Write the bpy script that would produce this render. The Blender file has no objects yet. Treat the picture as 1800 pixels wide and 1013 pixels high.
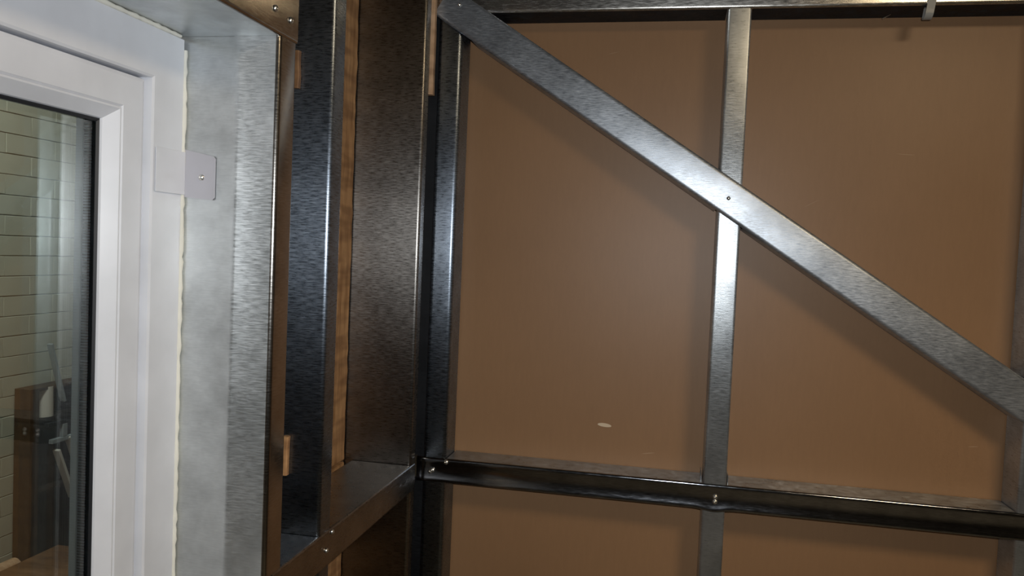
import bpy, bmesh, math, random
from mathutils import Vector, Matrix
random.seed(4)
PI = math.pi
C = bpy.context.scene.collection
sc = bpy.context.scene
EYE = 1.65

# ------------------------------------------------------------------ camera
cam_d = bpy.data.cameras.new('camera'); cam = bpy.data.objects.new('camera', cam_d); C.objects.link(cam)
yaw, pitch, roll = math.radians(11.356), math.radians(-2.512), math.radians(2.398)
fw = Vector((-math.sin(yaw)*math.cos(pitch), math.cos(yaw)*math.cos(pitch), math.sin(pitch)))
rt = Vector((math.cos(yaw), math.sin(yaw), 0)); up = rt.cross(fw)
r2 = rt*math.cos(roll) + up*math.sin(roll); u2 = up*math.cos(roll) - rt*math.sin(roll)
m = Matrix.Identity(4)
for i in range(3):
    m[i][0] = r2[i]; m[i][1] = u2[i]; m[i][2] = -fw[i]
m[2][3] = EYE
cam.matrix_world = m
cam_d.sensor_width = 36; cam_d.lens = 1412.7/1800*36; cam_d.clip_start = 0.01
sc.camera = cam

# ------------------------------------------------------------------ world, lights, exposure
w = bpy.data.worlds.new('world'); sc.world = w; w.use_nodes = True
bg = w.node_tree.nodes['Background']; bg.inputs[0].default_value = (0.60, 0.66, 0.75, 1); bg.inputs[1].default_value = 0.02
sc.view_settings.view_transform = 'Standard'; sc.view_settings.look = 'None'
sc.view_settings.gamma = 1; sc.view_settings.use_curve_mapping = False
sc.view_settings.exposure = 0.0

def lamp(name, kind, loc, energy, color, size=0.1, size_y=None, rot=(0, 0, 0)):
    d = bpy.data.lights.new(name, kind); d.energy = energy; d.color = color
    if kind == 'AREA':
        d.size = size
        if size_y: d.shape = 'RECTANGLE'; d.size_y = size_y
    else: d.shadow_soft_size = size
    o = bpy.data.objects.new(name, d); o.location = loc; o.rotation_euler = rot; C.objects.link(o)
    return o
fl_ = lamp('flash_light', 'SPOT', (0.045, 0.0, EYE+0.05), 54, (0.93, 0.97, 1.0), 0.014)
fl_.rotation_euler = cam.matrix_world.to_euler(); fl_.data.spot_size = math.radians(120); fl_.data.spot_blend = 1.0
lamp('room_lamp_light', 'AREA', (1.15, 0.15, 2.72), 19, (1.0, 0.78, 0.50), 0.55, 0.55)
lamp('added_workshop_light', 'AREA', (-1.6, 1.6, 2.9), 23, (0.97, 0.97, 0.90), 0.3, 1.2)  # unseen lamp, added to light the brick wall beyond the glass

# ------------------------------------------------------------------ materials
def mat(name):
    mt = bpy.data.materials.new(name); mt.use_nodes = True
    n = mt.node_tree; return mt, n, n.nodes['Principled BSDF']
def node(n, t, **kw):
    x = n.nodes.new(t)
    for k, v in kw.items(): setattr(x, k, v)
    return x
def coords(n, scale, kind='Object', rot=(0, 0, 0)):
    tc = node(n, 'ShaderNodeTexCoord'); mp = node(n, 'ShaderNodeMapping')
    mp.inputs['Scale'].default_value = scale; mp.inputs['Rotation'].default_value = rot
    n.links.new(tc.outputs[kind], mp.inputs['Vector']); return mp.outputs[0]
def noise(n, vec, scale, detail=3, rough=.5):
    x = node(n, 'ShaderNodeTexNoise'); x.inputs['Scale'].default_value = scale
    x.inputs['Detail'].default_value = detail; x.inputs['Roughness'].default_value = rough
    n.links.new(vec, x.inputs['Vector']); return x.outputs[0]
def ramp(n, src, stops):
    x = node(n, 'ShaderNodeValToRGB'); e = x.color_ramp.elements
    while len(e) < len(stops): e.new(.5)
    for i, (p, c) in enumerate(stops):
        e[i].position = p; e[i].color = tuple(c)+(1,) if len(c) == 3 else c
    n.links.new(src, x.inputs[0]); return x.outputs[0]
def mix(n, fac, a, b, mode='MIX'):
    x = node(n, 'ShaderNodeMix', data_type='RGBA', blend_type=mode)
    for s, v in ((x.inputs[0], fac), (x.inputs[6], a), (x.inputs[7], b)):
        if hasattr(v, 'links'): n.links.new(v, s)
        else: s.default_value = v if isinstance(v, float) else tuple(v)+(1,)
    return x.outputs[2]
def bump(n, b, h, strength, dist):
    x = node(n, 'ShaderNodeBump'); x.inputs['Strength'].default_value = strength; x.inputs['Distance'].default_value = dist
    n.links.new(h, x.inputs['Height']); n.links.new(x.outputs[0], b.inputs['Normal'])

def metal(name, lo, hi, rough, aniso=.82, rot=(0, 0, 0), bmp=.10, met=1.0):
    mt, n, b = mat(name)
    b.inputs['Metallic'].default_value = met
    v = coords(n, (1, 1, 1), rot=rot)
    streak = coords(n, (8, 8, 70), rot=rot)
    s1 = noise(n, streak, 6, 4, .65); s2 = noise(n, v, 9, 4, .6)
    col = ramp(n, s1, [(.3, lo), (.72, hi)])
    blot = ramp(n, s2, [(.35, (.62, .62, .62)), (.65, (1, 1, 1))])
    n.links.new(mix(n, .8, col, blot, 'MULTIPLY'), b.inputs['Base Color'])
    rr = node(n, 'ShaderNodeMapRange'); rr.inputs[1].default_value = .3; rr.inputs[2].default_value = .7
    rr.inputs[3].default_value = rough*.75; rr.inputs[4].default_value = rough*1.3
    n.links.new(s1, rr.inputs[0]); n.links.new(rr.outputs[0], b.inputs['Roughness'])
    b.inputs['Anisotropic'].default_value = aniso
    tg = node(n, 'ShaderNodeTangent', direction_type='UV_MAP'); n.links.new(tg.outputs[0], b.inputs['Tangent'])
    bump(n, b, s1, bmp, .0015)
    return mt
M = {}
M['galv'] = metal('galvanised_steel', (.46, .49, .51), (.68, .71, .73), .34, .78, met=.84)
M['galv_shade'] = metal('shaded_galvanised_steel', (.20, .235, .28), (.34, .38, .44), .29, bmp=.08)  # shaded copy of the galvanised steel, shade darkened into its colour
M['galv_brown_shade'] = metal('shaded_brownish_steel', (.25, .235, .215), (.40, .375, .35), .30, bmp=.08)  # darker copy; shade and brown board reflection put into its colour
M['galv_diag'] = metal('galvanised_steel_brace', (.38, .42, .47), (.68, .72, .77), .40, .4, met=.82, rot=(0, math.radians(12), 0))
M['dark_shade'] = metal('dark_shade_steel', (.03, .03, .032), (.07, .07, .072), .65, .3, bmp=.1)  # shade under rail and in corner gap painted near-black; clamp jaw dark too
M['galv_flange'] = metal('glossy_galvanised_flange', (.40, .37, .34), (.54, .51, .47), .20, .5, bmp=.05)
M['galv_dark'] = metal('dark_galvanised_steel', (.30, .31, .34), (.48, .50, .54), .13, .3, bmp=.04)  # darker and smoother than the plain galvanised steel
M['galv_bright'] = metal('bright_galvanised_steel', (.66, .69, .70), (.80, .83, .84), .38, .55, bmp=.07, met=.9)
mt, n, b = mat('zinc_screw'); b.inputs['Metallic'].default_value = 1; b.inputs['Base Color'].default_value = (.85, .85, .82, 1)
b.inputs['Roughness'].default_value = .32; M['screw'] = mt

# brown board, with chips and scratches that belong to it
mt, n, b = mat('brown_hardboard')
v = coords(n, (1, 1, 1))
c = ramp(n, noise(n, v, 1.6, 3), [(.3, (.30, .168, .084)), (.7, (.345, .196, .100))])
fib = noise(n, coords(n, (6, 6, 1.2)), 14, 5, .7)
c = mix(n, .25, c, ramp(n, fib, [(.3, (.7, .7, .7)), (.7, (1, 1, 1))]), 'MULTIPLY')
def mark(n, cx, cz, rx, rz, ang):
    tc = node(n, 'ShaderNodeTexCoord'); mp = node(n, 'ShaderNodeMapping', vector_type='TEXTURE')
    mp.inputs['Location'].default_value = (cx, 0, cz); mp.inputs['Rotation'].default_value = (0, ang, 0)
    mp.inputs['Scale'].default_value = (rx, 1e3, rz)
    n.links.new(tc.outputs['Object'], mp.inputs[0])
    ln = node(n, 'ShaderNodeVectorMath', operation='LENGTH'); n.links.new(mp.outputs[0], ln.inputs[0])
    r = node(n, 'ShaderNodeMapRange'); r.inputs[1].default_value = .8; r.inputs[2].default_value = 1.1
    r.inputs[3].default_value = 1; r.inputs[4].default_value = 0; n.links.new(ln.outputs['Value'], r.inputs[0])
    return r.outputs[0]
for (cx, cz, rx, rz, an, amt) in ((-.045, EYE-.530, .018, .0014, -.16, .35), (.56, EYE+.29, .022, .0010, .05, .25),
                                  (.76, EYE-.44, .012, .0012, -.1, .3), (-.30, EYE+.50, .02, .001, -.3, .2), (.34, EYE+.16, .02, .001, -.5, .15),
                                  (-.19, EYE+.55, .014, .001, -.2, .2)):
    k = node(n, 'ShaderNodeMath', operation='MULTIPLY'); k.inputs[1].default_value = amt
    n.links.new(mark(n, cx, cz, rx, rz, an), k.inputs[0])
    c = mix(n, k.outputs[0], c, (.62, .45, .30))
n.links.new(c, b.inputs['Base Color']); b.inputs['Roughness'].default_value = .42
b.inputs['Specular IOR Level'].default_value = .35
bump(n, b, fib, .08, .001); M['board'] = mt
mt, n, b = mat('bare_fibre'); b.inputs['Base Color'].default_value = (.72, .58, .42, 1); b.inputs['Roughness'].default_value = .8; M['chip'] = mt

def wood(name, a, d, scale=(14, 14, 1.6), rough=.6):
    mt, n, b = mat(name)
    g = noise(n, coords(n, scale), 4, 5, .65)
    k = noise(n, coords(n, (3, 3, 16)), 1.5, 2)
    col = mix(n, .55, ramp(n, g, [(.3, a), (.68, d)]), ramp(n, k, [(.38, (.35, .28, .22)), (.55, (1, 1, 1))]), 'MULTIPLY')
    n.links.new(col, b.inputs['Base Color']); b.inputs['Roughness'].default_value = rough
    bump(n, b, g, .3, .002); return mt
M['pine'] = wood('pine_timber', (.36, .17, .06), (.72, .42, .20))
M['pine_pale'] = wood('pale_pine', (.55, .32, .17), (.80, .54, .34))
M['ply'] = wood('brown_plywood', (.16, .075, .03), (.32, .17, .075), (3, 10, 3))
M['dark_ply'] = wood('dark_stained_wood', (.022, .015, .010), (.05, .034, .022), (9, 9, 1.5))
mt, n, b = mat('sheathing_board')
vo = node(n, 'ShaderNodeTexVoronoi'); vo.inputs['Scale'].default_value = 26
n.links.new(coords(n, (1, 1.6, .5)), vo.inputs['Vector'])
col = ramp(n, vo.outputs['Color'], [(.1, (.20, .10, .04)), (.6, (.42, .24, .11)), (.95, (.60, .40, .22))])
n.links.new(col, b.inputs['Base Color']); b.inputs['Roughness'].default_value = .75; M['osb'] = mt
M['old_ply'] = wood('old_brown_wood', (.05, .028, .013), (.11, .062, .028), (9, 9, 2))
def plain(name, col, rough=.5, spec=.5):
    mt, n, b = mat(name); b.inputs['Roughness'].default_value = rough; b.inputs['Specular IOR Level'].default_value = spec
    g = noise(n, coords(n, (1, 1, 1)), 12, 3)
    n.links.new(mix(n, .5, col, ramp(n, g, [(.3, tuple(x*.86 for x in col)), (.7, tuple(min(1, x*1.05) for x in col))])), b.inputs['Base Color'])
    return mt
M['pvc'] = plain('white_pvc', (.76, .77, .81), .28)
M['foam'] = plain('cream_foam', (.84, .82, .73), .85)
M['rubber'] = plain('black_rubber', (.008, .009, .012), .45)
M['brick'] = plain('white_painted_brick', (.56, .57, .46), .7)
M['mortar'] = plain('grey_mortar', (.36, .36, .30), .9)
M['concrete'] = plain('concrete', (.17, .16, .14), .8)
M['dark_wall'] = plain('dark_plaster', (.07, .065, .06), .8)
M['roof'] = plain('ceiling_panel', (.09, .085, .08), .8)
M['cloth'] = plain('white_paper', (.75, .72, .64), .8)
M['greymetal'] = plain('grey_painted_metal', (.35, .39, .40), .4)
M['cable'] = plain('grey_plastic', (.30, .29, .27), .35)
mt, n, b = mat('spacer_bar'); b.inputs['Metallic'].default_value = 1; b.inputs['Base Color'].default_value = (.26, .32, .40, 1)
b.inputs['Roughness'].default_value = .3; M['spacer'] = mt
mt, n, b = mat('window_glass'); b.inputs['Transmission Weight'].default_value = 1; b.inputs['Roughness'].default_value = 0
b.inputs['IOR'].default_value = 1.62; b.inputs['Base Color'].default_value = (.90, .95, .95, 1); M['glass'] = mt
mt, n, b = mat('lit_diffuser'); b.inputs['Emission Color'].default_value = (1, .80, .52, 1); b.inputs['Emission Strength'].default_value = 6; M['diffuser'] = mt
mt, n, b = mat('added_lit_tube'); b.inputs['Emission Color'].default_value = (1, .96, .85, 1); b.inputs['Emission Strength'].default_value = 5; M['added_tube'] = mt

# ------------------------------------------------------------------ builders
def link(name, bm, mt, parent=None, smooth=None):
    me = bpy.data.meshes.new(name)
    bmesh.ops.recalc_face_normals(bm, faces=bm.faces); bm.to_mesh(me); bm.free()
    if smooth:
        me.shade_smooth(); me.set_sharp_from_angle(angle=math.radians(smooth))
    me.materials.append(mt)
    o = bpy.data.objects.new(name, me); C.objects.link(o)
    if parent:
        o.parent = parent; o.location = (0, 0, 0)
        pm = parent.get('_inv')
    return o
def empty(name, loc=(0, 0, 0)):
    o = bpy.data.objects.new(name, None); o.empty_display_size = .05; C.objects.link(o); o.location = loc; return o
def tag(o, label=None, cat=None, group=None, kind=None):
    for k, v in (('label', label), ('category', cat), ('group', group), ('kind', kind)):
        if v: o[k] = v
    return o
def uvbox(bm, axis=2):
    uv = bm.loops.layers.uv.verify()
    for f in bm.faces:
        for l in f.loops:
            c = l.vert.co; a = [c[i] for i in range(3)]; v = a.pop(axis)
            l[uv].uv = (a[0]+a[1]*.7, v)
def box(bm, lo, hi, bev=0):
    r = bmesh.ops.create_cube(bm, size=1)
    s = [hi[i]-lo[i] for i in range(3)]; c = [(hi[i]+lo[i])/2 for i in range(3)]
    for v in r['verts']: v.co = Vector([v.co[i]*s[i]+c[i] for i in range(3)])
    if bev:
        es = list({e for v in r['verts'] for e in v.link_edges})
        bmesh.ops.bevel(bm, geom=es, offset=bev, segments=2, affect='EDGES', profile=.5)
def boxo(name, lo, hi, mt, parent=None, bev=0, axis=2):
    """a box whose lo/hi are world coordinates; parents sit at their own origin"""
    bm = bmesh.new(); off = parent_loc(parent)
    box(bm, [lo[i]-off[i] for i in range(3)], [hi[i]-off[i] for i in range(3)], bev); uvbox(bm, axis)
    return link(name, bm, mt, parent)
def parent_loc(p):
    v = Vector((0, 0, 0))
    while p: v += p.location; p = p.parent
    return v
def arc(cx, cy, r, a0, a1, k=6):
    return [(cx+r*math.cos(a0+(a1-a0)*i/k), cy+r*math.sin(a0+(a1-a0)*i/k)) for i in range(k+1)]
def sheet(name, pts, O, A, B, L, length, mt, parent, t=.0014, stations=None, warp=None):
    """folded sheet: open 2D polyline pts (a,b) thickened by t, swept from O along L"""
    n_ = len(pts); nrm = []
    for i in range(n_):
        p, q = pts[max(0, i-1)], pts[min(n_-1, i+1)]
        d = Vector((q[0]-p[0], q[1]-p[1])).normalized(); nrm.append(Vector((-d.y, d.x)))
    st = stations or [0, length]
    bm = bmesh.new(); uv = bm.loops.layers.uv.verify(); rings = []
    off = parent_loc(parent)
    acc = [0]
    for i in range(1, n_): acc.append(acc[-1]+math.dist(pts[i], pts[i-1]))
    for s in st:
        ring = []
        for side in (1, -1):
            row = []
            for i in range(n_):
                a = pts[i][0]+nrm[i].x*t/2*side; b_ = pts[i][1]+nrm[i].y*t/2*side
                if warp: a, b_ = warp(a, b_, s)
                row.append(bm.verts.new(O+A*a+B*b_+L*s-off))
            ring.append(row)
        rings.append(ring)
    def quad(vs, us):
        f = bm.faces.new(vs)
        for l, u in zip(f.loops, us): l[uv].uv = u
    for k in range(len(st)-1):
        for side in (0, 1):
            for i in range(n_-1):
                quad([rings[k][side][i], rings[k][side][i+1], rings[k+1][side][i+1], rings[k+1][side][i]],
                     [(acc[i], st[k]), (acc[i+1], st[k]), (acc[i+1], st[k+1]), (acc[i], st[k+1])])
        for i in (0, n_-1):
            quad([rings[k][0][i], rings[k][1][i], rings[k+1][1][i], rings[k+1][0][i]], [(0, st[k]), (t, st[k]), (t, st[k+1]), (0, st[k+1])])
    for k in (0, len(st)-1):
        for i in range(n_-1):
            quad([rings[k][0][i], rings[k][0][i+1], rings[k][1][i+1], rings[k][1][i]], [(acc[i], 0), (acc[i+1], 0), (acc[i+1], t), (acc[i], t)])
    return link(name, bm, mt, parent, smooth=40)
def groove(p, q, k, at, wdt=.010, dep=.0025):
    """a straight run from p to q with one pressed groove at fraction at (points only)"""
    out = []; p = Vector(p); q = Vector(q); d = (q-p); ln = d.length; d.normalize(); nn = Vector((-d.y, d.x))
    out.append(tuple(p))
    for x in at:
        c = x*ln
        for s, h in ((-wdt, 0), (-wdt*.45, dep), (wdt*.45, dep), (wdt, 0)): out.append(tuple(p+d*(c+s)+nn*h*k))
    out.append(tuple(q)); return out
def c_member(name, O, A, B, L, length, wd, dp, root_at, mt, r=.008, lip=.014, grooves=(), t=.0014, webs=None, parts=('web', 'flange', 'back', 'lip'), flange_ext=(0, 0), mf=None):
    """C section. face flange along A (0..wd) at b=0, web along B at a=0, second flange at b=dp, lips at a=wd"""
    root = empty(name, root_at); O = Vector(O)
    fl = arc(r, r, r, PI, 1.5*PI)[0:] + arc(wd-r, r, r, 1.5*PI, 2*PI)
    sheet('flange', fl, O, A, B, L, length, mf or mt, root, t) if flange_ext == (0, 0) else \
        sheet('flange', fl, O-L*flange_ext[0], A, B, L, length+sum(flange_ext), mf or mt, root, t)
    bk = arc(wd-r, dp-r, r, 0, .5*PI) + arc(r, dp-r, r, .5*PI, PI)
    for s0, s1 in (webs or [(0, length)]):
        sheet('web', groove((0, dp-r), (0, r), -1, grooves) if grooves else [(0, dp-r), (0, r)], O+L*s0, A, B, L, s1-s0, mt, root, t)
        if 'back' in parts: sheet('flange', bk, O+L*s0, A, B, L, s1-s0, mt, root, t)
        if 'lip' in parts:
            sheet('lip', [(wd, r), (wd, r+lip)], O+L*s0, A, B, L, s1-s0, mt, root, t)
            sheet('lip', [(wd, dp-r-lip), (wd, dp-r)], O+L*s0, A, B, L, s1-s0, mt, root, t)
    return root
def screw(at, nrm, parent, rad=.0055):
    """pan-head screw with a cross recess, head proud of the sheet"""
    bm = bmesh.new(); nrm = Vector(nrm).normalized()
    prof = [(rad, 0), (rad*.98, .0010), (rad*.85, .0024), (rad*.62, .0035), (rad*.36, .0041), (rad*.22, .0036), (0.0004, .0026)]
    k = 14; rows = []
    for (rr, h) in prof: rows.append([bm.verts.new((rr*math.cos(2*PI*i/k), rr*math.sin(2*PI*i/k), h)) for i in range(k)])
    for a, b_ in zip(rows, rows[1:]):
        for i in range(k): bm.faces.new((a[i], a[(i+1) % k], b_[(i+1) % k], b_[i]))
    bm.faces.new(rows[-1]); bm.faces.new(rows[0][::-1])
    q = nrm.to_track_quat('Z', 'Y').to_matrix().to_4x4(); q.translation = Vector(at)-parent_loc(parent)
    bm.transform(q)
    return link('screw', bm, M['screw'], parent, smooth=35)
X, Y, Z = Vector((1, 0, 0)), Vector((0, 1, 0)), Vector((0, 0, 1))
XL, YF, YB = -.661, 2.100, 2.200      # left stud face, front stud face, front board

# ------------------------------------------------------------------ room shell and workshop beyond
tag(boxo('floor', (-2.6, -2.6, -.06), (2.3, 4.2, 0), M['concrete']), kind='structure')
tag(boxo('ceiling', (-2.6, -2.6, 3.1), (2.3, 4.2, 3.16), M['roof']), kind='structure')
tag(boxo('wall_right', (2.2, -2.6, 0), (2.3, 4.2, 3.1), M['dark_wall']), kind='structure')
tag(boxo('wall_rear', (-2.6, -2.7, 0), (2.3, -2.6, 3.1), M['dark_wall']), kind='structure')
tag(boxo('wall_far', (-2.6, 4.2, 0), (2.3, 4.3, 3.1), M['dark_wall']), kind='structure')
# front board
wf = tag(boxo('wall_front', (-.90, YB+.002, 0), (2.195, YB+.018, 2.62), M['board'], axis=0), kind='structure')
bm = bmesh.new(); k = 20
ring = [bm.verts.new((-.167+.0190*math.cos(2*PI*i/k), YB+.0018, EYE-.463+(.0058 if math.sin(2*PI*i/k) > 0 else .0045)*math.sin(2*PI*i/k)+.0035*-math.cos(2*PI*i/k)*.4)) for i in range(k)]
ring2 = [bm.verts.new(v.co+Vector((0, -.0008, 0))) for v in ring]
for i in range(k): bm.faces.new((ring[i], ring[(i+1) % k], ring2[(i+1) % k], ring2[i]))
bm.faces.new(ring2); bm.faces.new(ring[::-1])
link('chip', bm, M['chip'], wf)['label'] = 'small pale oval chip in the brown board'
# left sheathing, round the window opening
WY0, WY1, WZ0, WZ1 = -.15, 1.247, .78, EYE+.345
wl = tag(boxo('wall_left', (-.880, WY1+.004, 0), (-.868, YB+.0, 2.62), M['osb']), kind='structure')
boxo('panel', (-.880, WY0-1.2, 0), (-.868, WY0-.004, 2.62), M['osb'], wl)
boxo('panel', (-.880, WY0-.004, 0), (-.868, WY1+.004, WZ0-.01), M['osb'], wl)
boxo('panel', (-.880, WY0-.004, WZ1+.01), (-.868, WY1+.004, 2.62), M['osb'], wl)
# white brick wall of the workshop
bw = tag(boxo('wall_outer', (-2.55, -2.6, 0), (-2.437, 4.2, 3.1), M['mortar']), kind='structure')
course, zoff = .0755, EYE-.468
z0 = zoff - course*15 - .0; bmr = bmesh.new(); cubes = {}
def brick_mesh(seed, ln):
    rnd = random.Random(seed); b2 = bmesh.new(); box(b2, (-.012, 0, 0), (.0, ln, course-.0030), .002)
    for v in b2.verts: v.co += Vector((rnd.uniform(-.0008, .0008), rnd.uniform(-.0008, .0008), rnd.uniform(-.0006, .0006)))
    me = bpy.data.meshes.new('brick'); b2.to_mesh(me); b2.free(); me.materials.append(M['brick']); return me
full = [brick_mesh(i, .2382) for i in range(5)]
i0 = 0; z = z0+.002
while z < 3.02:
    off = .12 if i0 % 2 else 0
    y = 1.70+off
    if z < .02: z += course; i0 += 1; continue
    for j in range(6):
        o = bpy.data.objects.new('brick', random.choice(full)); C.objects.link(o); o.parent = bw
        o.location = (-2.43+random.uniform(-.001, .0015), y+j*.24, z)
    for (ya, yb) in ((-2.58, 1.70+off), (1.70+off+6*.24, 4.19)):
        yy = ya
        yy = (1.70+off) - math.ceil(((1.70+off)-ya)/.24)*.24 if ya < 0 else ya
        while yy < yb-.01:
            a, b_ = max(yy, -2.58), min(yy+.2382, 4.19)
            if b_-a > .03: box(bmr, (-2.44, a, z), (-2.43, b_, z+course-.0030))
            yy += .24
    z += course; i0 += 1
o = link('brick', bmr, M['brick'], bw); o['kind'] = 'stuff'; o['label'] = 'rest of the white painted brick courses'

# ------------------------------------------------------------------ left wall steelwork
NZ = EYE-.577      # top of the left noggin
s1 = c_member('steel_stud', (XL, WY1, .0), Y, -X, Z, 2.58, .059, .19, (XL, WY1, 0), M['galv_bright'], r=.007, grooves=(.62,), mf=M['galv_flange'])
tag(s1, 'wide pale galvanised steel stud lining the side of the white window', 'stud')
s2 = c_member('steel_stud', (XL, 1.461, .0), Y, -X, Z, 2.58, .054, .19, (XL, 1.461, 0), M['galv_shade'], r=.007)
tag(s2, 'narrow dark blue-grey steel stud, second from the window in the left wall', 'stud')
s3 = c_member('steel_stud', (XL, 2.022, .0), Y, -X, Z, 2.58, .040, .19, (XL, 2.022, 0), M['galv_brown_shade'], r=.007, lip=.01)
tag(s3, 'dull brownish steel stud of the left wall nearest the corner', 'stud')
# lintel over the window: web faces down, flange faces the room
lt = c_member('steel_lintel', (XL+.003, WY0-.05, WZ1), Z, -X, Y, WY1-WY0+.048, .12, .19, (XL, .5, WZ1), M['galv_bright'], r=.005, flange_ext=(0, .058), parts=('web', 'back'), mf=M['galv_flange'])
tag(lt, 'galvanised steel lintel closing the top of the window opening', 'lintel')
for (y, z) in ((1.220, EYE+.381), (1.274, EYE+.377)): screw((XL+.0045, y, z), X, lt)
# sill member under the window
sl = c_member('steel_sill', (XL+.003, WY0-.05, WZ0-.012), -Z, -X, Y, WY1-WY0+.048, .06, .19, (XL, .5, WZ0-.07), M['galv'], r=.005, parts=('web', 'back'))
tag(sl, 'galvanised steel sill channel under the white window', 'sill')
# noggin: flange runs over the studs, web cut between them
ng = c_member('steel_noggin', (XL+.003, 1.300, NZ), -Z, -X, Y, .752, .072, .17, (XL, 1.7, NZ-.07), M['galv_brown_shade'], r=.005,
              webs=[(.012, .158), (.222, .717)], flange_ext=(.03, 0), parts=('web', 'back'))
tag(ng, 'horizontal steel noggin across the left wall at chest height, ending in the corner', 'noggin')
for (y, z) in ((1.514, NZ-.006), (1.489, NZ-.036), (1.285, NZ-.02)): screw((XL+.0045, y, z), X, ng, .005)
# second stud of the near window side, out of frame but next to it
s0 = c_member('steel_stud', (XL, WY0-.002, .0), -Y, -X, Z, 2.58, .055, .19, (XL, WY0, 0), M['galv'], r=.007)
tag(s0, 'galvanised steel stud on the near side of the window, outside the picture', 'stud')
# timber in the left wall
bm = bmesh.new(); rr = random.Random(3)
zz = 0.0; 
while zz < 2.5:
    h = rr.uniform(.07, .16); e = rr.uniform(-.002, .002)
    box(bm, (-.866, 1.900+e, zz), (-.846+e, 2.0185, min(2.52, zz+h-.0015)), .003); zz += h
def batten(name, lo, hi, mt, label, cat='batten', wob=.0015, seed=1, group=None):
    """timber batten with a slightly wavy sawn surface"""
    bm = bmesh.new(); rnd = random.Random(seed); n_ = max(3, int((hi[2]-lo[2])/.03)); rings = []
    for i in range(n_+1):
        z = (hi[2]-lo[2])*i/n_; c = .18*min(hi[0]-lo[0], hi[1]-lo[1]); w_ = hi[0]-lo[0]; d_ = hi[1]-lo[1]
        P = [(c, 0), (w_-c, 0), (w_, c), (w_, d_-c), (w_-c, d_), (c, d_), (0, d_-c), (0, c)]
        j = rnd.uniform(-wob, wob)
        rings.append([bm.verts.new((p[0]+j+rnd.uniform(-wob, wob)*.4, p[1]+rnd.uniform(-wob, wob)*.4, z)) for p in P])
    for a, b_ in zip(rings, rings[1:]):
        for i in range(8): bm.faces.new((a[i], a[(i+1) % 8], b_[(i+1) % 8], b_[i]))
    bm.faces.new(rings[0][::-1]); bm.faces.new(rings[-1])
    o = link(name, bm, mt, None, smooth=30); o.location = lo
    return tag(o, label, cat, group)
bm.free()
batten('timber_batten', (-.865, 1.93, 0), (-.846, 2.0185, NZ-.006), M['pine'], 'rough orange timber strip behind the studs, below the left noggin', seed=4)
batten('timber_batten', (-.865, 1.93, NZ+.003), (-.846, 2.0185, 2.55), M['pine'], 'rough orange timber strip showing beside the dull corner stud, above the noggin', seed=5)
batten('timber_batten', (-.6740, 2.066, EYE+.411), (-.6530, 2.088, 2.57), M['pine_pale'], 'short pale timber batten wedged in the room corner, top', seed=6, wob=.001)
batten('timber_packer', (-.7400, 1.448, EYE+.300), (-.7270, 1.4602, EYE+.372), M['ply'], 'small wood packer at head height between the first two studs', 'packer', seed=7, wob=.001)
batten('timber_packer', (-.7400, 1.448, EYE-.457), (-.7270, 1.4602, EYE-.380), M['pine'], 'small wood packer low down between the first two studs', 'packer', seed=8, wob=.001)

# ------------------------------------------------------------------ window
win = tag(empty('window_1', (-.85, .55, WZ0)), kind='structure')
def ringframe(name, prof, y0, y1, z0, z1, mt, parent, smooth=None):
    """mitred rectangular frame. prof: list of (inset from outer edge, x) closed"""
    bm = bmesh.new(); off = parent_loc(parent); rows = []
    for (ins, x) in prof:
        rows.append([bm.verts.new(Vector(p)-off) for p in ((x, y0+ins, z0+ins), (x, y1-ins, z0+ins), (x, y1-ins, z1-ins), (x, y0+ins, z1-ins))])
    n_ = len(rows)
    for k in range(n_):
        a, b_ = rows[k], rows[(k+1) % n_]
        for i in range(4): bm.faces.new((a[i], a[(i+1) % 4], b_[(i+1) % 4], b_[i]))
    return link(name, bm, mt, parent, smooth)
FX = -.832
fy0, fy1, fz0, fz1 = WY0+.006, WY1-.007, WZ0+.004, WZ1-.007
ringframe('window_frame', [(0, FX-.002), (.002, FX), (.078, FX), (.0815, FX-.0025), (.0815, FX-.034), (.0815, FX-.06), (0, FX-.06)], fy0, fy1, fz0, fz1, M['pvc'], win)
sy = .0835
sash = ringframe('sash', [(sy, FX-.020), (sy+.0025, FX-.0135), (sy+.008, FX-.012), (sy+.052, FX-.012), (sy+.055, FX-.015), (sy+.055, FX-.055), (sy, FX-.055)], fy0, fy1, fz0, fz1, M['pvc'], win)
b0 = sy+.0558
ringframe('glazing_bead', [(b0, FX-.0125), (b0+.003, FX-.0125), (b0+.020, FX-.030), (b0+.0215, FX-.034), (b0, FX-.034)], fy0, fy1, fz0, fz1, M['pvc'], sash)
g0 = b0+.0190
ringframe('gasket', [(g0, FX-.0345), (g0+.0040, FX-.0325), (g0+.0075, FX-.0355), (g0, FX-.0385)], fy0, fy1, fz0, fz1, M['rubber'], sash)
gy0, gy1, gz0, gz1 = fy0+b0+.006, fy1-b0-.006, fz0+b0+.006, fz1-b0-.006
for x in (FX-.0390, FX-.0640): boxo('glass_pane', (x-.004, gy0, gz0), (x, gy1, gz1), M['glass'], win)
ringframe('outer_lip', [(b0-.02, FX-.0685), (b0+.0195, FX-.0685), (b0+.0195, FX-.0800), (b0-.02, FX-.0800)], fy0, fy1, fz0, fz1, M['pvc'], sash)
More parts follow.
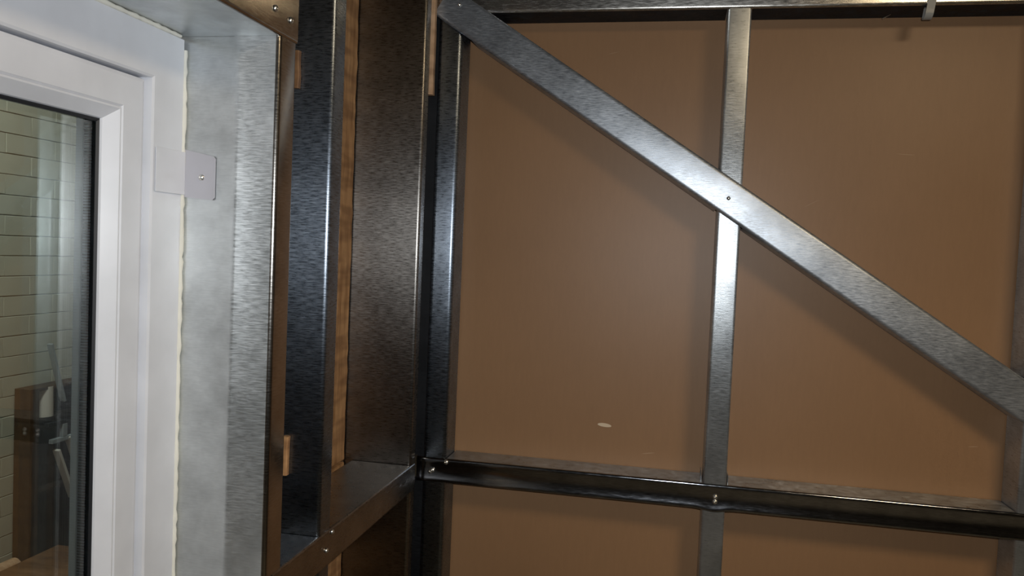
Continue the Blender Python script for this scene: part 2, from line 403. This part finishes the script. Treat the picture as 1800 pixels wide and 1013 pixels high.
# ribbed spacer between the panes
sp0 = .012
ringframe('spacer', [(b0+.013, FX-.0435), (b0+.0195, FX-.0435), (b0+.0195, FX-.0635), (b0+.013, FX-.0635)], fy0, fy1, fz0, fz1, M['rubber'], win)
bm = bmesh.new(); off = parent_loc(win); yv = fy1-b0-.0195; zt = fz1-b0-.0195
z = gz0+.03
while z < zt-.002:
    box(bm, (FX-.0620-off.x, yv-.0016-off.y, z-off.z), (FX-.0490-off.x, yv-.0001-off.y, z+.0022-off.z)); z += .0045
y = gy0+.03
while y < yv-.003:
    box(bm, (FX-.0620-off.x, y-off.y, zt-.0016-off.z), (FX-.0490-off.x, y+.0022-off.y, zt-.0001-off.z)); y += .0045
o = link('spacer_rib', bm, M['spacer'], win); o['kind'] = 'stuff'; o['label'] = 'fine metal ribs of the spacer bar between the panes'
# foam bead between frame and steel
def bead(name, pts, rad, mt, parent, seed):
    bm = bmesh.new(); rnd = random.Random(seed); off = parent_loc(parent); rows = []
    for i, p in enumerate(pts):
        d = (Vector(pts[min(i+1, len(pts)-1)])-Vector(pts[max(0, i-1)])).normalized()
        a = d.cross(X).normalized(); r_ = rad*rnd.uniform(.7, 1.35)
        rows.append([bm.verts.new(Vector(p)-off+a*r_*math.cos(q*PI/4)+X*r_*math.sin(q*PI/4)) for q in range(8)])
    for a, b_ in zip(rows, rows[1:]):
        for i in range(8): bm.faces.new((a[i], a[(i+1) % 8], b_[(i+1) % 8], b_[i]))
    bm.faces.new(rows[0][::-1]); bm.faces.new(rows[-1])
    return link(name, bm, mt, parent, smooth=80)
pts = [(FX-.001, WY1-.0045, WZ0+.02+i*.009) for i in range(int((WZ1-WZ0-.03)/.009))]
bead('sealant', pts, .0042, M['foam'], win, 1)['label'] = 'cream foam sealant bead down the side of the frame'
pts = [(FX-.001, WY0+.02+i*.009, WZ1-.0045) for i in range(int((WY1-WY0-.025)/.009))]
bead('sealant', pts, .0036, M['foam'], win, 2)['label'] = 'cream foam sealant bead along the top of the frame'
# fixing bracket on the frame and the stud
br = tag(empty('fixing_bracket', (-.80, 1.24, EYE+.07)), 'pale L-shaped fixing bracket joining white window frame to stud', 'bracket')
boxo('plate', (-.8300, 1.165, EYE+.0755), (-.8285, 1.2435, EYE+.148), M['pvc'], br, .0004)
bm = bmesh.new(); off = parent_loc(br)
vs = []
for y in (1.2435, 1.2450):
    vs.append([bm.verts.new(Vector(p)-off) for p in ((-.8300, y, EYE+.0720), (-.8300, y, EYE+.1530), (-.775, y, EYE+.1420), (-.772, y, EYE+.1380), (-.772, y, EYE+.0720), (-.776, y, EYE+.0680))])
for i in range(6): bm.faces.new((vs[0][i], vs[0][(i+1) % 6], vs[1][(i+1) % 6], vs[1][i]))
bm.faces.new(vs[0]); bm.faces.new(vs[1][::-1]); uvbox(bm)
M['plate'] = plain('dull_zinc_plate', (.52, .51, .55), .35); M['plate'].node_tree.nodes['Principled BSDF'].inputs['Metallic'].default_value = .3
link('plate', bm, M['plate'], br)['label'] = 'grey zinc plate leg screwed to the stud'
screw((-.797, 1.2434, EYE+.106), -Y, br, .0055)

# ------------------------------------------------------------------ front wall steelwork
po = c_member('steel_post', (-.587, YF, 0), -X, Y, Z, 2.58, .063, .099, (-.61, YF, 0), M['galv_shade'], r=.011, grooves=())
tag(po, 'dark steel corner post at the left end of the brown board wall', 'post')
ca = tag(empty('gap_shade_sheet', (-.64, 2.15, 0)), 'dark sheet added behind the post to stand for shade in the corner gap', 'angle')  # near-black sheet added to paint the shade of the corner gap
sheet('flange', [(0, 0), (.036, 0)], Vector((-.690, 2.150, 0.01)), X, Y, Z, 2.56, M['dark_shade'], ca)  # part of the added gap shade sheet
sheet('flange', [(.036, .002), (.036, .046)], Vector((-.690, 2.150, 0.01)), X, Y, Z, 2.56, M['dark_shade'], ca)  # part of the added gap shade sheet
ms = c_member('steel_stud', (.1005, YF, 0), X, Y, Z, 2.58, .056, .099, (.128, YF, 0), M['galv'], r=.006)
tag(ms, 'bright steel stud down the middle of the brown board wall', 'stud')
rs = c_member('steel_stud', (.830, YF, 0), X, Y, Z, 2.58, .056, .099, (.858, YF, 0), M['galv'], r=.006)
tag(rs, 'dark steel stud at the right edge of the picture, below the brace end', 'stud')
# rail at waist: flange in front of the studs
RZ = EYE-.570
ra = empty('steel_rail', (.1, YF, RZ-.07)); tag(ra, 'dark glossy horizontal steel rail crossing the lower brown board wall', 'rail')
st = sorted(set([0, .74, 2.0] + [.74+i*.01 for i in range(12)] + [.20, .40, .60, 1.2]))
x0 = -.667
def crimp(a, b_, s):
    u = math.exp(-((s+x0-.128)/.030)**2); v = math.exp(-((s+x0-.185)/.035)**2)
    k_ = max(0, min(1, (a-.01)/.055))
    return a+(.0065*u)*k_, b_+.0010*u*math.sin(k_*PI)-.001*v*math.sin(k_*PI)
rf = arc(.005, .005, .005, PI, 1.5*PI) + [(.014, -.0), (.016, .0008), (.054, .0008), (.056, 0)] + arc(.065-.002, .002, .002, 1.5*PI, 2*PI) + [(.065, .010)]
sheet('flange', rf, Vector((x0, YF-.0035, RZ)), -Z, Y, X, 2.2, M['galv_dark'], ra, stations=sorted(set(st+[2.2])), warp=crimp)
for a_, b_ in ((-.584, .098), (.160, .827), (.889, 1.53)):
    sheet('web', [(.0, .0015), (0, .0985)], Vector((a_, YF, RZ)), -Z, Y, X, b_-a_, M['galv'], ra)
boxo('tab', (.0935, YF+.030, RZ+.001), (.0955, YF+.075, RZ+.022), M['galv'], ra)['label'] = 'small upturned end tab of the rail web'
boxo('tab', (.160, YF+.012, RZ+.001), (.162, YF+.06, RZ+.022), M['galv'], ra)
for (x, z) in ((.131, -.6015), (.131, -.614), (-.622, -.603), (-.628, -.607), (-.584, -.578)): screw((x, YF-.0030 if x > 0 else YF-.0042, EYE+z), (0, -1, .22), ra, .0072)
# left end tab of the rail over the corner
sheet('tab', [(0, 0), (.012, -.003), (.022, .003)], Vector((-.690, YF-.004, RZ+.004)), X, Y, -Z, .06, M['galv_dark'], ra)

# upper rail
TZ = EYE+.632
tr = empty('steel_rail', (.1, YF, TZ)); tag(tr, 'golden-lit horizontal steel rail along the top of the picture', 'rail')
tf = arc(.007, .007, .007, PI, 1.5*PI) + [(.063, 0)] + arc(.066, .005, .005, 1.5*PI, 2*PI, 4)
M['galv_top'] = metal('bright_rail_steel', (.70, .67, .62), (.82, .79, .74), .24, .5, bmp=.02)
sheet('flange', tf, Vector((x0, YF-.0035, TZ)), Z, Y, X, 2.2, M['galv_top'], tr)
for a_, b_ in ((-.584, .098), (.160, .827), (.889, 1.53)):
    sheet('web', [(.0, .0015), (0, .0985)], Vector((a_, YF, TZ)), Z, Y, X, b_-a_, M['dark_shade'], tr)
for (x, z) in ((-.635, .664),): screw((x, YF-.0045, EYE+z), -Y, tr)
# top track
tt = empty('steel_track', (.5, YF, 2.58)); tag(tt, 'steel head track capping the front studs above the picture', 'track')
sheet('flange', [(0, .045), (0, 0)], Vector((-.66, YF-.004, 2.545)), Y, Z, X, 2.2, M['galv'], tt)
sheet('web', [(0, 0), (.102, 0)], Vector((-.66, YF-.003, 2.59)), Y, Z, X, 2.2, M['galv'], tt)

# diagonal brace
P0, P1 = Vector((-.640, YF-.012, EYE+.665)), Vector((.905, YF-.012, EYE-.352))
D = (P1-P0); Ld = D.length; D.normalize(); Nd = Vector((D.z, 0, -D.x))
if Nd.z > 0: Nd = -Nd                       # points down-left, across the brace
da = empty('diagonal_brace', P0); tag(da, 'long mottled steel brace slanting down right across the brown wall', 'brace')
hw = .0425; r = .009
f = arc(-hw+r, r, r, PI, 1.5*PI) + arc(hw-r, r, r, 1.5*PI, 2*PI)
sheet('flange', f, P0, Nd, Y, D, Ld, M['galv_diag'], da)
def at_x(x, off_): return ((x-P0.x) - Nd.x*off_)/D.x
for off_ in (-hw, hw):
    for xa, xb in ((-.56, .0945), (.163, .822)):
        sa, sb = at_x(xa, off_), at_x(xb, off_)
        sheet('return_web', [(off_, r), (off_, .098)], P0+D*sa, Nd, Y, D, sb-sa, M['galv_diag'], da)
screw((.124, P0.y-.0008, EYE+.159), -Y, da, .005)
screw((-.593, P0.y-.0008, EYE+.651), -Y, da, .0055)
screw((.860, P0.y-.0008, EYE-.335), -Y, da, .0055)
# screw tip poking through the upper rail, and the looped grey cable
bm = bmesh.new(); bmesh.ops.create_cone(bm, segments=8, radius1=.0016, radius2=.0004, depth=.022, cap_ends=True)
bm.transform(Matrix.Translation(Vector((0, 0, 0))) @ Matrix.Rotation(math.radians(62), 4, 'Y'))
o = link('screw_tip', bm, M['screw'], tr); o.location = Vector((.482, YF+.05, TZ-.011))-tr.location
sp = [(-.0062, -.080), (-.0062, -.002), (-.0070, .010)] + arc(.006, .020, .013, PI, .15*PI, 8) + [(.020, .004), (.016, .002)]
D2 = Vector((.14, 0, 1)).normalized()
o = sheet('cable_strap', sp, Vector((.558, YF-.001, TZ)), Y, -D2, X, .018, M['cable'], None, t=.0022)
tag(o, 'short grey strap looped under the golden-lit upper rail', 'strap')

# ------------------------------------------------------------------ things in the workshop, seen through the glass
WX = -2.428
crate = tag(empty('open_cabinet', (-2.39, 2.75, 0)), 'tall shallow dark brown cabinet against the white bricks beyond the window', 'cabinet')
cz0, cz1, cy0, cy1, cx0, cx1 = 0, EYE-.592, 2.590, 3.10, WX+.003, -2.355
boxo('side_panel', (cx0, cy0, cz0), (cx1, cy0+.045, cz1), M['old_ply'], crate, .001)
boxo('side_panel', (cx0, cy1-.022, cz0), (cx1, cy1, cz1), M['old_ply'], crate, .001)
boxo('back_panel', (cx0, cy0+.0455, cz0), (cx0+.01, cy1-.0225, cz1-.018), M['dark_ply'], crate)
boxo('top_panel', (cx0, cy0+.0455, cz1-.012), (cx1, cy1-.0225, cz1), M['old_ply'], crate, .001)
boxo('shelf', (cx0+.011, cy0+.0455, .925), (cx1-.004, cy1-.0225, .938), M['dark_ply'], crate)
boxo('shelf', (cx0+.011, cy0+.0455, .64), (cx1-.004, cy1-.0225, .652), M['dark_ply'], crate)
boxo('base_panel', (cx0+.011, cy0+.0455, cz0), (cx1, cy1-.0225, cz0+.018), M['dark_ply'], crate)
# roll of paper standing on the shelf
bm = bmesh.new(); bmesh.ops.create_cone(bm, segments=24, radius1=.033, radius2=.032, depth=.118, cap_ends=True)
bmesh.ops.inset_region(bm, faces=[f_ for f_ in bm.faces if abs(f_.normal.z) > .9 and len(f_.verts) > 4], thickness=.012, depth=-.004)
o = link('paper_roll', bm, M['cloth'], None, smooth=40); o.location = (-2.384, 2.690, .9975)
tag(o, 'white paper roll standing inside the dark cabinet beyond the window', 'roll')
def bar(name, a, b_, wd, th, mt, label, cat):
    a, b_ = Vector(a), Vector(b_); d = b_-a; bm = bmesh.new(); box(bm, (-th/2, -wd/2, 0), (th/2, wd/2, d.length), th*.15)
    q = d.to_track_quat('Z', 'X').to_matrix().to_4x4(); bm.transform(q); o = link(name, bm, mt); o.location = a
    return tag(o, label, cat)
bar('steel_bar', (-2.345, 2.745, EYE-.66), (-2.345, 2.672, EYE-.425), .022, .012, M['greymetal'], 'grey flat steel bar sticking up above the dark cabinet', 'bar')
bar('white_slat', (-2.342, 2.800, EYE-1.06), (-2.342, 2.710, EYE-.846), .030, .012, M['cloth'], 'white slat leaning across the dark cabinet beyond the window', 'slat')
bar('white_slat', (-2.342, 2.860, EYE-1.02), (-2.342, 2.770, EYE-.806), .030, .012, M['cloth'], 'second white slat, right beside the gasket of the window', 'slat')
hb = tag(empty('clamp', (-2.343, 2.72, EYE-.76)), 'small dark metal clamp hanging on the dark cabinet', 'clamp')
boxo('jaw', (-2.352, 2.66, EYE-.748), (-2.335, 2.80, EYE-.732), M['dark_shade'], hb, .002)
boxo('spine', (-2.352, 2.735, EYE-.800), (-2.335, 2.760, EYE-.7485), M['greymetal'], hb, .002)
boxo('jaw', (-2.352, 2.68, EYE-.818), (-2.335, 2.80, EYE-.8005), M['greymetal'], hb, .002)
be = tag(empty('workbench', (-2.0, 2.3, 0)), 'low workbench with a brown plywood top beyond the window', 'bench')
boxo('bench_top', (-2.285, 1.7, .422), (-1.65, 2.66, .450), M['ply'], be, .002)
for (x, y) in ((-2.27, 1.75), (-1.73, 1.75), (-2.27, 2.58), (-1.73, 2.58)): boxo('leg', (x, y, 0), (x+.05, y+.05, .4215), M['dark_ply'], be)
bx_ = tag(empty('timber_box', (-2.36, 2.2, 0)), 'pale timber box between the workbench and the white bricks', 'box')
boxo('side_panel', (-2.420, 1.75, 0), (-2.298, 2.53, .36), M['dark_ply'], bx_, .001)
boxo('lid', (-2.422, 1.745, .3605), (-2.296, 2.535, .375), M['pine'], bx_, .001)
bm = bmesh.new(); bmesh.ops.create_cone(bm, segments=14, radius1=.030, radius2=.034, depth=.34, cap_ends=True)
bm.transform(Matrix.Rotation(math.radians(90), 4, 'X')); o = link('timber_pole', bm, M['pine_pale'], None, smooth=40); o.location = (-2.355, 2.36, .409)
tag(o, 'short pale round timber lying on the brown workbench', 'timber')
for z_, nm in ((EYE-.79, 'upper'), (EYE-.955, 'lower')):
    bm = bmesh.new(); bmesh.ops.create_cone(bm, segments=10, radius1=.006, radius2=.006, depth=.36, cap_ends=True)
    bm.transform(Matrix.Rotation(math.radians(90), 4, 'X')); 
    r2_ = bmesh.ops.create_cone(bm, segments=10, radius1=.010, radius2=.010, depth=.16, cap_ends=True)
    bmesh.ops.transform(bm, matrix=Matrix.Translation((-.08, -.12, 0)) @ Matrix.Rotation(math.radians(90), 4, 'Y'), verts=r2_['verts'])
    r2_ = bmesh.ops.create_cone(bm, segments=12, radius1=.03, radius2=.03, depth=.006, cap_ends=True)
    bmesh.ops.transform(bm, matrix=Matrix.Translation((-.163, -.12, 0)) @ Matrix.Rotation(math.radians(90), 4, 'Y'), verts=r2_['verts'])
    o = link('wall_hook', bm, M['rubber'], None, smooth=40); o.location = (-2.262, 2.13, z_)
    tag(o, 'thin black rod on the white brick wall, %s of two' % nm, 'hook')

# lamps that give the light; the workshop one is added
lf = tag(empty('ceiling_lamp', (1.15, .15, 2.75)), 'square warm ceiling lamp above the room, outside the picture', 'lamp')
boxo('housing', (.85, -.15, 2.76), (1.45, .45, 2.80), M['pvc'], lf, .004)
boxo('diffuser', (.87, -.13, 2.745), (1.43, .43, 2.7595), M['diffuser'], lf, .003)
boxo('hanger', (1.14, .14, 2.80), (1.16, .16, 3.10), M['greymetal'], lf)
tf_ = tag(empty('added_tube_lamp', (-1.6, 1.6, 2.95)), 'long tube lamp added unseen to light the workshop beyond the window', 'lamp')  # unseen fixture, added to go with the workshop light
boxo('housing', (-1.68, 1.0, 2.97), (-1.52, 2.2, 3.10), M['pvc'], tf_, .004)  # part of the added workshop lamp
boxo('added_tube', (-1.62, 1.03, 2.935), (-1.58, 2.17, 2.9695), M['added_tube'], tf_, .01)
